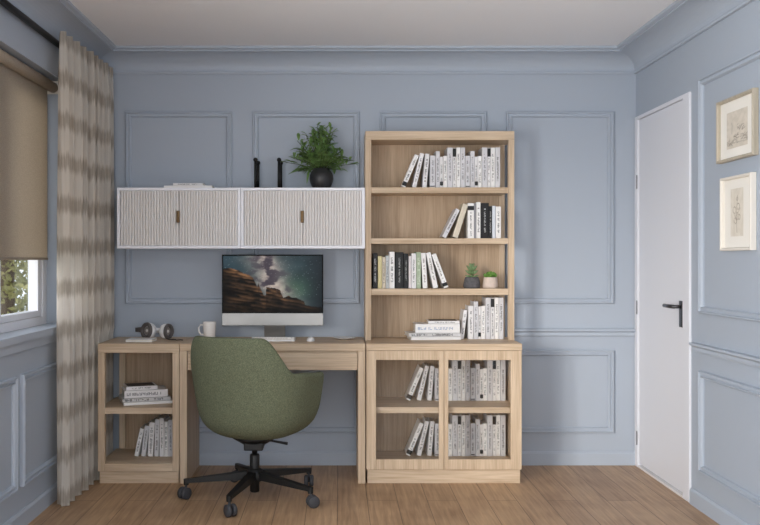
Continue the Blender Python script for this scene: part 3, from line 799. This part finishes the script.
def wall_pic(u, v):
    h = outl(u) + .02*fb_(u, 0, 22, 2)
    if v < h:
        n1 = fb_(u*.7, v+u*.25, 9, 5, 3); strat = math.sin((v*1.0+u*.30)*95 + 3*n1)
        base = mixc((16, 11, 8), (150, 108, 74), .40 + .75*n1 + .22*strat)
        edge = max(0, 1-(h-v)/.28)
        glow = 1 if u < .5 else .8
        dark = .55 + .45*edge
        if u < .12: dark *= .45 + u*4.5
        if v < .12: dark *= .55 + v*3.5
        if u > .62: dark *= max(.2, 1-(u-.62)*1.6)
        return tuple(x*dark*glow for x in base)
    # galaxy: a bright diagonal band from upper left of centre down to the right
    cx = .40 + (1-v)*.22 + .05*fb_(v, 0, 3, 2); dist = (u-cx) + .06*fb_(u, v, 4, 3)
    g = math.exp(-(dist/.17)**2); core = math.exp(-((dist)/.07)**2)
    sky = mixc((30, 44, 50), (58, 78, 84), .5+.5*fb_(u, v, 3, 3))
    sky = mixc(sky, (62, 92, 74), .75*math.exp(-((u-.74)/.2)**2-((v-.42)/.22)**2))
    sky = mixc(sky, (20, 26, 32), max(0, (u-.80)/.2)*.8)
    sky = mixc(sky, (54, 76, 92), max(0, .25-u)*1.6)
    mk = mixc((190, 168, 160), (232, 212, 196), .5+.8*fb_(u, v, 14, 4, 9))
    col = mixc(sky, mk, g*.75 + .1*core)
    dust = fb_(u, v, 8, 5, 5) - .05 + .55*math.exp(-((u-(.44+(1-v)*.12))/.07)**2)*(1 if v > .48 else 0)
    col = mixc(col, (52, 46, 58), max(0, min(.85, dust*1.9))*g)
    key = (int(u*199), int(v*114))
    if key in STARS: col = mixc(col, (235, 240, 245), STARS[key]/255)
    return col
MY = 5.13; mxa, mxb = (222-338)*MY/900, (323.2-338)*MY/900
mz = lambda v: 1.206-(v-260)*MY/900
cp = thing('computer_monitor', 'silver all-in-one desktop computer showing a starry rock landscape on the desk', 'computer', ((mxa+mxb)/2, MY, TOP))
zb, zt, zs = mz(325.6), mz(254.6), mz(313.2)
bm = NB(); box(bm, mxa, mxb, MY, MY+.010, zb, zt, .002); obj('housing', bm, M['silver'], cp)
bm = NB(); box(bm, mxa, mxb, MY-.0022, MY-.0003, zs, zt+.0005); bz = obj('bezel', bm, mat('black_bezel', (4, 4, 5), .5, spec=.1), cp)
o = pic_grid('screen', 200, 115, 0, 0, wall_pic, M['screen'], bz, lambda u, v: (mxa+.007+(mxb-mxa-.014)*u-cp.location.x, -.0026, zs+.006+(zt-zs-.013)*v-TOP))
o['label'] = 'lit screen with a milky way above brown rocks'
bm = NB(); box(bm, mxa+.001, mxb-.001, MY-.0024, MY-.0003, zb+.001, zs-.0008, .0008); obj('chin', bm, M['silver'], cp)
bm = NB(); cxm = (274.2-338)*MY/900; 
for A, B in (((MY+.012, zb+.10), (MY+.05, TOP+.008)),):
    vs = []
    for x in (cxm-.060, cxm+.060):
        for (yy, z_) in (A, (A[0]+.004, A[1]), (B[0]+.004, B[1]), B): vs.append(bm.verts.new((x, yy, z_)))
    a, b2 = vs[:4], vs[4:]
    bm.faces.new(a); bm.faces.new(b2[::-1])
    for i in range(4): bm.faces.new((a[i], b2[i], b2[(i+1) % 4], a[(i+1) % 4]))
obj('stand_neck', bm, M['silver'], cp)
bm = NB(); box(bm, cxm-.062, cxm+.062, MY-.05, MY+.075, TOP+.0005, TOP+.0075, .002); obj('stand_foot', bm, M['silver'], cp)

kb = thing('keyboard', 'slim white keyboard on the desk in front of the computer', 'keyboard', (-.348, 5.03, TOP))
bm = NB(); vs = box(bm, -.485, -.240, 4.975, 5.085, TOP+.0008, TOP+.006)
for v in bm.verts:
    if v.co.z > TOP+.003: v.co.z += .010*(v.co.y-4.975)/.11
obj('keyboard_body', bm, M['plasticw'], kb)
for j in range(5):
    for i in range(14):
        bm = NB(); xx = -.480+i*.0169; yy = 4.980+j*.0205; zt_ = TOP+.0061+.010*(yy-4.975)/.11
        box(bm, xx, xx+.0148, yy, yy+.0175, zt_+.0002, zt_+.0030, .0008)
        obj('key', bm, M['ceramic'], kb)
ms = thing('computer_mouse', 'small white mouse on the desk right of the keyboard', 'mouse', (-.152, 4.99, TOP))
bm = NB(); bmesh.ops.create_uvsphere(bm, u_segments=28, v_segments=14, radius=1)
for v in bm.verts: v.co = Vector((v.co.x*.022*(1-.1*v.co.y), v.co.y*.045, max(v.co.z, -.25)*.020))
bmesh.ops.translate(bm, vec=(-.152, 5.0, TOP+.0056), verts=bm.verts[:])
obj('mouse_shell', bm, M['plasticw'], ms, True)
ds = thing('shallow_dish', 'shallow pale dish at the right end of the desk', 'dish', (.036, 5.08, TOP))
bm = NB(); lathe(bm, [(0, 0), (.035, 0), (.038, .002), (.062, .0085), (.0645, .011), (.061, .011), (.036, .005), (0, .0045)], .036, 5.12, TOP+.0005, 40)
obj('dish_body', bm, M['ceramic'], ds, True)

mg = thing('coffee_mug', 'white coffee mug on the desk behind the green chair back', 'mug', (-.731, 5.12, TOP))
bm = NB(); lathe(bm, [(0, 0), (.029, 0), (.032, .004), (.0385, .096), (.0385, .099), (.0355, .099), (.030, .008), (0, .006)], -.731, 5.12, TOP+.0005, 36); obj('mug_body', bm, M['ceramic'], mg, True)
bm = NB(); tube(bm, [(-.765, 5.12, TOP+.082), (-.782, 5.118, TOP+.082), (-.793, 5.117, TOP+.066), (-.792, 5.117, TOP+.044), (-.780, 5.118, TOP+.028), (-.762, 5.12, TOP+.026)], .0055, 10); obj('handle', bm, M['ceramic'], mg, True)

# ------------------------------------------------------------------ headphones and notebook on the low cabinet
nb_ = thing('notebook', 'thin white notebook lying on the low side cabinet beside the headphones', 'notebook', (-1.06, 5.01, TOP))
bm = NB(); box(bm, -1.165, -1.018, 4.94, 5.065, TOP+.0005, TOP+.0022); box(bm, -1.165, -1.018, 4.94, 5.065, TOP+.0128, TOP+.0145); box(bm, -1.165, -1.162, 4.94, 5.065, TOP+.0022, TOP+.0128); obj('cover', bm, M['plasticw'], nb_)
bm = NB(); box(bm, -1.1615, -1.020, 4.943, 5.062, TOP+.0024, TOP+.0126); obj('page_block', bm, M['paper'], nb_)

hp = thing('headphones', 'white and grey over-ear headphones resting on the low side cabinet', 'headphones', (-1.03, 5.15, TOP))
cups = [((-1.083, 5.125, TOP+.0485), Vector((-.62, -.78, .10)).normalized(), .047), ((-.972, 5.12, TOP+.0455), Vector((.90, -.43, .0)).normalized(), .044)]
for c, ax, R_ in cups:
    bm = NB(); lathe(bm, [(0, -.036), (R_*.55, -.036), (R_*.86, -.028), (R_*.97, -.014), (R_*.97, 0), (R_*.9, .004), (0, .004)], *c, n=32, axis=ax)
    cp_ = obj('ear_cup', bm, M['plasticw'], hp, True)
    bm = NB(); lathe(bm, [(R_*.55, .005), (R_*.62, .016), (R_*.80, .022), (R_*.96, .016), (R_*1.0, .006), (R_*.95, .0045)], *c, n=32, axis=ax)
    sub('ear_pad', bm, M['greypad'], cp_, hp, True)
    bm = NB(); lathe(bm, [(0, .006), (R_*.52, .006)], *c, n=32, axis=ax); sub('speaker_cloth', bm, mat('speaker_grey', (140, 134, 130), .8), cp_, hp)
    bm = NB(); lathe(bm, [(0, .0102), (R_*.16, .0098), (R_*.2, .0065)], *c, n=20, axis=ax); sub('speaker_centre', bm, M['ceramic'], cp_, hp, True)
bm = NB()
pa, pb = Vector(cups[0][0])+Vector((.010, .030, .0)), Vector(cups[1][0])+Vector((-.012, .022, 0))
pts = [pa, pa+Vector((-.02, .03, .002)), (pa+pb)/2+Vector((0, .075, -.008)), pb+Vector((.02, .03, .002)), pb]
fine = []
for i in range(25):
    t = i/24; n = len(pts)-1; p = Vector((0, 0, 0))
    for j, q in enumerate(pts): p += q*math.comb(n, j)*t**j*(1-t)**(n-j)
    fine.append(p)
tube(bm, fine, .009, 12, flat=1.6); obj('headband', bm, M['plasticw'], hp, True)
bm = NB(); c = Vector(cups[0][0]); bar(bm, c+Vector((-.028, .020, .004)), c+Vector((-.078, .052, .002)), .02, .032, .014, .024); o = obj('band_cushion', bm, M['greypad'], hp); o['label'] = 'dark grey cushioned end of the headband'
bm = NB(); tube(bm, [(-.968, 5.085, TOP+.006), (-.945, 5.06, TOP+.003), (-.925, 5.07, TOP+.003), (-.905, 5.04, TOP+.003), (-.885, 5.055, TOP+.003), (-.868, 5.035, TOP+.003)], .0024, 8); tube(bm, [(-.945, 5.06, TOP+.004), (-.93, 5.045, TOP+.004), (-.912, 5.06, TOP+.004)], .0024, 8)
obj('cable', bm, M['blackp'], hp, True)

# ------------------------------------------------------------------ pictures on the right wall
def frame_pic(y0, y1, z0, z1, fm, label, fn, art, fw, nx, ny):
    p = thing('framed_picture', label, 'picture', (XR, (y0+y1)/2, (z0+z1)/2), group='framed drawings on the right wall')
    bm = NB()
    PR = [(0, 0), (0, .022), (.003, .025), (fw-.004, .025), (fw, .018), (fw, .008)]
    sweep_rect(bm, y0, y1, z0, z1, PR, lambda u, v, n: (XR-.001-n, u, v))
    obj('frame', bm, fm, p)
    bm = NB(); box(bm, XR-.009, XR-.003, y0+fw-.002, y1-fw+.002, z0+fw-.002, z1-fw+.002); mt_ = obj('mat_board', bm, M['mat'], p)
    a0, a1, b0, b1 = art
    pic_grid('drawing', nx, ny, 0, 0, fn, M['pic'], mt_, lambda u, v: (-.0098, (a1+(a0-a1)*u)-p.location.y, (b0+(b1-b0)*v)-p.location.z))
def strokes(seed, n, gen):
    r = random.Random(seed); S = []
    for _ in range(n): S.append(gen(r))
    return S
def draw_field(segs, w):
    def f(u, v, asp):
        m_ = 0
        for (x0, y0, x1, y1, dk) in segs:
            dx, dy = x1-x0, y1-y0; L2 = dx*dx+dy*dy+1e-9
            t = max(0, min(1, ((u-x0)*dx+(v-y0)*dy)/L2)); d2 = math.hypot(u-x0-dx*t, (v-y0-dy*t)*asp)
            m_ = max(m_, dk*max(0, 1-d2/w))
        return m_
    return f
def gen1(r):
    x = r.random(); hump = .50*math.exp(-((x-.62)/.22)**2)*r.random()+.12*r.random(); y = .1+hump
    a = r.uniform(-.6, .6); l = r.uniform(.04, .13); return (x, y, x+l*math.cos(a), y+l*math.sin(a), r.uniform(.3, .9))
f1 = draw_field(strokes(2, 90, gen1)+[(.25, .4, .27, .62, .5), (.27, .62, .22, .7, .4), (0, .16, 1, .12, .4)], .016)
def art1(u, v):
    c = mixc((206, 198, 184), (218, 209, 196), .5+fb_(u, v, 6, 3)); return mixc(c, (128, 118, 106), f1(u, v, .8))
sg = [(.5, .08, .46, .5, .8), (.46, .5, .55, .85, .7), (.48, .3, .25, .5, .7), (.47, .42, .75, .58, .7)]
r = random.Random(9)
for cx, cy, rr in ((.3, .55, .13), (.6, .62, .12), (.5, .42, .14), (.38, .33, .12), (.66, .4, .1), (.52, .78, .07)):
    for i in range(9):
        a = i*2*PI/9+r.random()*.4; b_ = a+.75; sg.append((cx+rr*math.cos(a), cy+rr*.6*math.sin(a), cx+rr*.8*math.cos(b_), cy+rr*.5*math.sin(b_), r.uniform(.4, .8)))
f2 = draw_field(sg, .022)
def art2(u, v):
    c = mixc((216, 208, 194), (226, 219, 206), .5+fb_(u, v, 5, 3)); return mixc(c, (120, 106, 88), f2(u, v, 1.8))
frame_pic(3.753, 4.12, 1.645, 1.925, M['framew'], 'upper framed landscape sketch in a tan wooden frame on the right wall', art1, (3.835, 4.040, 1.700, 1.862), .014, 120, 96)
frame_pic(3.773, 4.08, 1.247, 1.575, M['framec'], 'lower framed plant sketch in a thin cream frame on the right wall', art2, (3.875, 4.000, 1.310, 1.520), .014, 80, 140)

# ------------------------------------------------------------------ office chair
CX, CY = -.423, 4.57; ang = math.radians(-25)
ch = thing('office_chair', 'green fabric tub chair on a black five-star swivel base at the desk', 'office chair', (CX, CY, 0))
def sstep(a, b, x): t = max(0, min(1, (x-a)/(b-a))); return t*t*(3-2*t)
ZP = [(0, .318), (.10, .320), (.17, .332), (.222, .362), (.256, .405), (.274, .46), (.286, .54), (.295, .62), (.299, .70), (.298, .78), (.294, .86)]
def prof_r(z):
    for (r0, z0_), (r1, z1_) in zip(ZP, ZP[1:]):
        if z0_ <= z <= z1_: return r0+(r1-r0)*(z-z0_)/(z1_-z0_)
    return ZP[-1][0]
def prof_s(s, H):
    """walk the outer profile up to height H; s in 0..1 by arc length"""
    P = []
    for (r0, z0_) in ZP:
        if z0_ < H: P.append((r0, z0_))
    P.append((prof_r(H), H)); Ls = [0]
    for a, b_ in zip(P, P[1:]): Ls.append(Ls[-1]+math.hypot(b_[0]-a[0], b_[1]-a[1]))
    t = s*Ls[-1]
    for i in range(len(P)-1):
        if t <= Ls[i+1]+1e-9:
            k_ = (t-Ls[i])/max(1e-9, Ls[i+1]-Ls[i]); return P[i][0]+(P[i+1][0]-P[i][0])*k_, P[i][1]+(P[i+1][1]-P[i][1])*k_
    return P[-1]
def rim(th):                      # th = 0 at the rear, pi at the front
    a = abs(th); 
    h = .830 + (.652-.830)*sstep(math.radians(36), math.radians(66), a)
    h += (.635-.652)*sstep(math.radians(70), math.radians(118), a)
    h += (.418-.635)*sstep(math.radians(122), math.radians(146), a)
    return h
def shape(th, rr):
    c, s_ = math.cos(th), math.sin(th)
    n = 2.35 + 1.5*sstep(math.radians(70), math.radians(120), abs(th))
    k_ = (abs(c)**n + abs(s_)**n)**(-1/n)
    return s_*k_*rr*1.05, -c*k_*rr*(.97 if abs(th) < PI/2 else .93)
bm = NB(); NT, NS = 96, 22; rings = []
for j in range(1, NS+1):
    ring = []
    for i in range(NT):
        th = -PI + 2*PI*i/NT; H = rim(th); rr, z = prof_s(j/NS, H)
        x, y = shape(th, rr); y -= .035*sstep(.5, .85, z)*max(0, math.cos(th))
        ring.append((x, y, z))
    rings.append(ring)
inn = []
TH = .034
for j in range(0, 14):
    ring = []
    for i in range(NT):
        th = -PI + 2*PI*i/NT; H = rim(th); zb_ = .405; s_ = j/13
        z = H - .000 - (H-zb_)*s_; off = TH*(.0 if False else 1)
        rr = max(.02, prof_r(z)-off); x, y = shape(th, rr); y -= .035*sstep(.5, .85, z)*max(0, math.cos(th))
        ring.append((x, y, z))
    inn.append(ring)
# rounded lip between outer and inner skins
lip = []
for s_ in (.25, .5, .75):
    ring = []
    for a, b_ in zip(rings[-1], inn[0]):
        p = Vector(a).lerp(Vector(b_), s_); p.z += .010*math.sin(PI*s_); ring.append(tuple(p))
    lip.append(ring)
allr = rings + lip + inn
V = [[bm.verts.new(p) for p in ring] for ring in allr]
c0 = bm.verts.new((0, 0, .317)); c1 = bm.verts.new((0, 0, .405))
for i in range(NT):
    i2 = (i+1) % NT
    bm.faces.new((c0, V[0][i], V[0][i2])); bm.faces.new((c1, V[-1][i2], V[-1][i]))
    for A, B in zip(V, V[1:]): bm.faces.new((A[i], A[i2], B[i2], B[i]))
bmesh.ops.rotate(bm, cent=(0, 0, 0), matrix=Matrix.Rotation(ang, 3, 'Z'), verts=bm.verts[:])
bmesh.ops.translate(bm, vec=(.012, -.035, 0), verts=bm.verts[:])
sh_ = obj('seat_shell', bm, M['green'], ch, True, local=True)
md_ = sh_.modifiers.new('s', 'SUBSURF'); md_.levels = 1; md_.render_levels = 1
bm = NB(); pr = []
for rr, z in ((.0, .407), (.235, .407), (.248, .420), (.248, .452), (.232, .468), (.12, .474), (0, .474)):
    if rr == 0: pr.append([bm.verts.new((0, 0, z))]); continue
    pr.append([bm.verts.new((shape(-PI+2*PI*i/48, rr)[0]*.97, shape(-PI+2*PI*i/48, rr)[1]*.97+.004, z)) for i in range(48)])
for A, B in zip(pr, pr[1:]):
    for i in range(48):
        i2 = (i+1) % 48
        if len(A) == 1: bm.faces.new((A[0], B[i2], B[i]))
        elif len(B) == 1: bm.faces.new((A[i], A[i2], B[0]))
        else: bm.faces.new((A[i], A[i2], B[i2], B[i]))
bmesh.ops.rotate(bm, cent=(0, 0, 0), matrix=Matrix.Rotation(ang, 3, 'Z'), verts=bm.verts[:])
bmesh.ops.translate(bm, vec=(.012, -.035, 0), verts=bm.verts[:])
obj('seat_cushion', bm, M['green'], ch, True, local=True)
bm = NB(); lathe(bm, [(0, .262), (.048, .262), (.052, .27), (.115, .308), (.115, .3165), (0, .3165)], 0, 0, 0, 28)
box(bm, -.048, .048, -.075, .075, .252, .292, .006)
obj('tilt_mechanism', bm, M['blackp'], ch, local=True)
bm = NB(); tube(bm, [(.03, -.03, .302), (.09, -.045, .297), (.170, -.06, .286)], .006, 10, radii=[.0045, .005, .0075]); obj('height_lever', bm, M['blackp'], ch, True, local=True)
bm = NB(); lathe(bm, [(0, .03), (.020, .03), (.024, .034), (.025, .215), (.022, .222), (0, .222)], n=28); obj('column_sleeve', bm, M['blackp'], ch, True, local=True)
bm = NB(); lathe(bm, [(0, .2225), (.0135, .2225), (.0135, .2615), (0, .2615)], n=24); obj('gas_spring', bm, M['black'], ch, True, local=True)
bm = NB(); lathe(bm, [(.0255, .085), (.042, .088), (.046, .10), (.046, .125), (.036, .145), (.0255, .150)], n=28); obj('hub', bm, M['blackp'], ch, True, local=True)
for dg in (183, 255, 327, 39, 111):
    a = math.radians(dg); R_ = .345; ex, ey = math.cos(a)*R_, math.sin(a)*R_
    bm = NB(); bar(bm, (ex*.11, ey*.11, .117), (ex*.985, ey*.985, .090), .042, .040, .026, .020)
    lathe(bm, [(0, .070), (.013, .070), (.014, .099), (0, .100)], ex, ey, 0, 16)
    lg = obj('leg', bm, M['blackp'], ch, local=True)
    wa = a + .9; wx, wy = ex + .012*math.cos(wa), ey + .012*math.sin(wa); ax = Vector((math.cos(wa+PI/2), math.sin(wa+PI/2), 0))
    bm = NB()
    for s_ in (-1, 1):
        c = Vector((wx, wy, .030)) + ax*s_*.0145
        lathe(bm, [(0, -.0105), (.023, -.0105), (.0298, -.0065), (.0298, .0065), (.023, .0105), (0, .0105)], c.x, c.y, c.z, 24, axis=ax)
    tube(bm, [Vector((wx, wy, .030))-ax*.006, Vector((wx, wy, .030))+ax*.006], .008)
    tube(bm, [(ex, ey, .0695), (wx, wy, .034)], .006)
    cs = obj('caster', bm, M['greyp'], None, True); cs.parent = lg; cs['label'] = 'dark grey twin caster wheel'

# ------------------------------------------------------------------ outside the window
bm = NB(); box(bm, -14, XL-T-.02, -6, 22, -.6, -.4)
struct('ground', bm, M['ground'], 'grassy ground outside the window', 'ground')
def tree(x, y, h, rad, seed, label):
    t = thing('garden_tree', label, 'tree', (x, y, -.4), group='trees outside the window')
    r = random.Random(seed); bm = NB(); tube(bm, [(x, y, -.4), (x+.03, y, h*.5), (x, y, h*.9)], .1, 10, radii=[.12, .08, .03])
    obj('trunk', bm, M['bark'], t, True)
    bm = NB()
    for i in range(9500):
        a = r.random()*2*PI; zz = r.random(); rr = rad*math.sin(PI*min(1, zz*.85+.1))**.6*math.sqrt(r.uniform(.25, 1))
        rr *= 1+.25*math.sin(a*5+zz*9)
        p = Vector((x+rr*math.cos(a), y+rr*math.sin(a), -.3+(h+.3)*zz))
        d1 = Vector((r.uniform(-1, 1), r.uniform(-1, 1), r.uniform(-1, 1))).normalized(); d2 = d1.orthogonal().normalized(); s_ = r.uniform(.025, .055)
        bm.faces.new([bm.verts.new(p+q) for q in (-d1*s_, -d2*s_*.45, d1*s_, d2*s_*.45)])
    obj('foliage', bm, M['tree'], t)
tree(-3.35, 9.0, 2.6, .95, 1, 'sunlit yellow-green tree seen through the window pane')
tree(-4.9, 12.6, 3.4, 1.5, 2, 'yellow-green tree standing farther back outside the window')

# ------------------------------------------------------------------ camera and light
cam = bpy.data.cameras.new('camera'); co = bpy.data.objects.new('camera', cam); C.objects.link(co)
co.location = (0, 0, 1.206); co.rotation_euler = (PI/2, 0, 0)
cam.sensor_width = 36; cam.lens = 36*900/760; cam.shift_x = 42/760; cam.shift_y = -2.5/760
cam.clip_start = .05; cam.clip_end = 100
bpy.context.scene.camera = co

wd = bpy.data.worlds.new('world'); bpy.context.scene.world = wd; wd.use_nodes = True
bg = wd.node_tree.nodes['Background']; bg.inputs[0].default_value = (.80, .88, 1.0, 1); bg.inputs[1].default_value = 1.1

def area(name, loc, rot, sx, sy, e, col):
    l = bpy.data.lights.new(name, 'AREA'); l.shape = 'RECTANGLE'; l.size = sx; l.size_y = sy; l.energy = e; l.color = col
    o = bpy.data.objects.new(name, l); C.objects.link(o); o.location = loc; o.rotation_euler = rot; return o
# sky daylight through the near left window, plus an added fill lamp at the rear
area('daylight_left', (XL-.30, (W2[0]+W2[1])/2, 1.12), (0, -PI/2-.12, 0), 1.75, 2.1, 114, (.97, .985, 1))
area('rear_fill', (.15, YF-.35, 1.35), (PI/2+.65, 0, 0), 2.2, 1.6, 34, (.97, .985, 1))  # added fill behind the camera, tilted up to lift the ceiling
sn = bpy.data.lights.new('sun', 'SUN'); sn.energy = 1.2; sn.angle = math.radians(15); sn.color = (1, .93, .84)
so = bpy.data.objects.new('sun', sn); C.objects.link(so)
so.rotation_euler = Vector((2.75, 3.5, -.62)).to_track_quat('-Z', 'Y').to_euler(); so.location = (-5, -4, 4)

vs_ = bpy.context.scene.view_settings
vs_.view_transform = 'Standard'; vs_.look = 'None'; vs_.exposure = .85; vs_.gamma = 1; vs_.use_curve_mapping = False
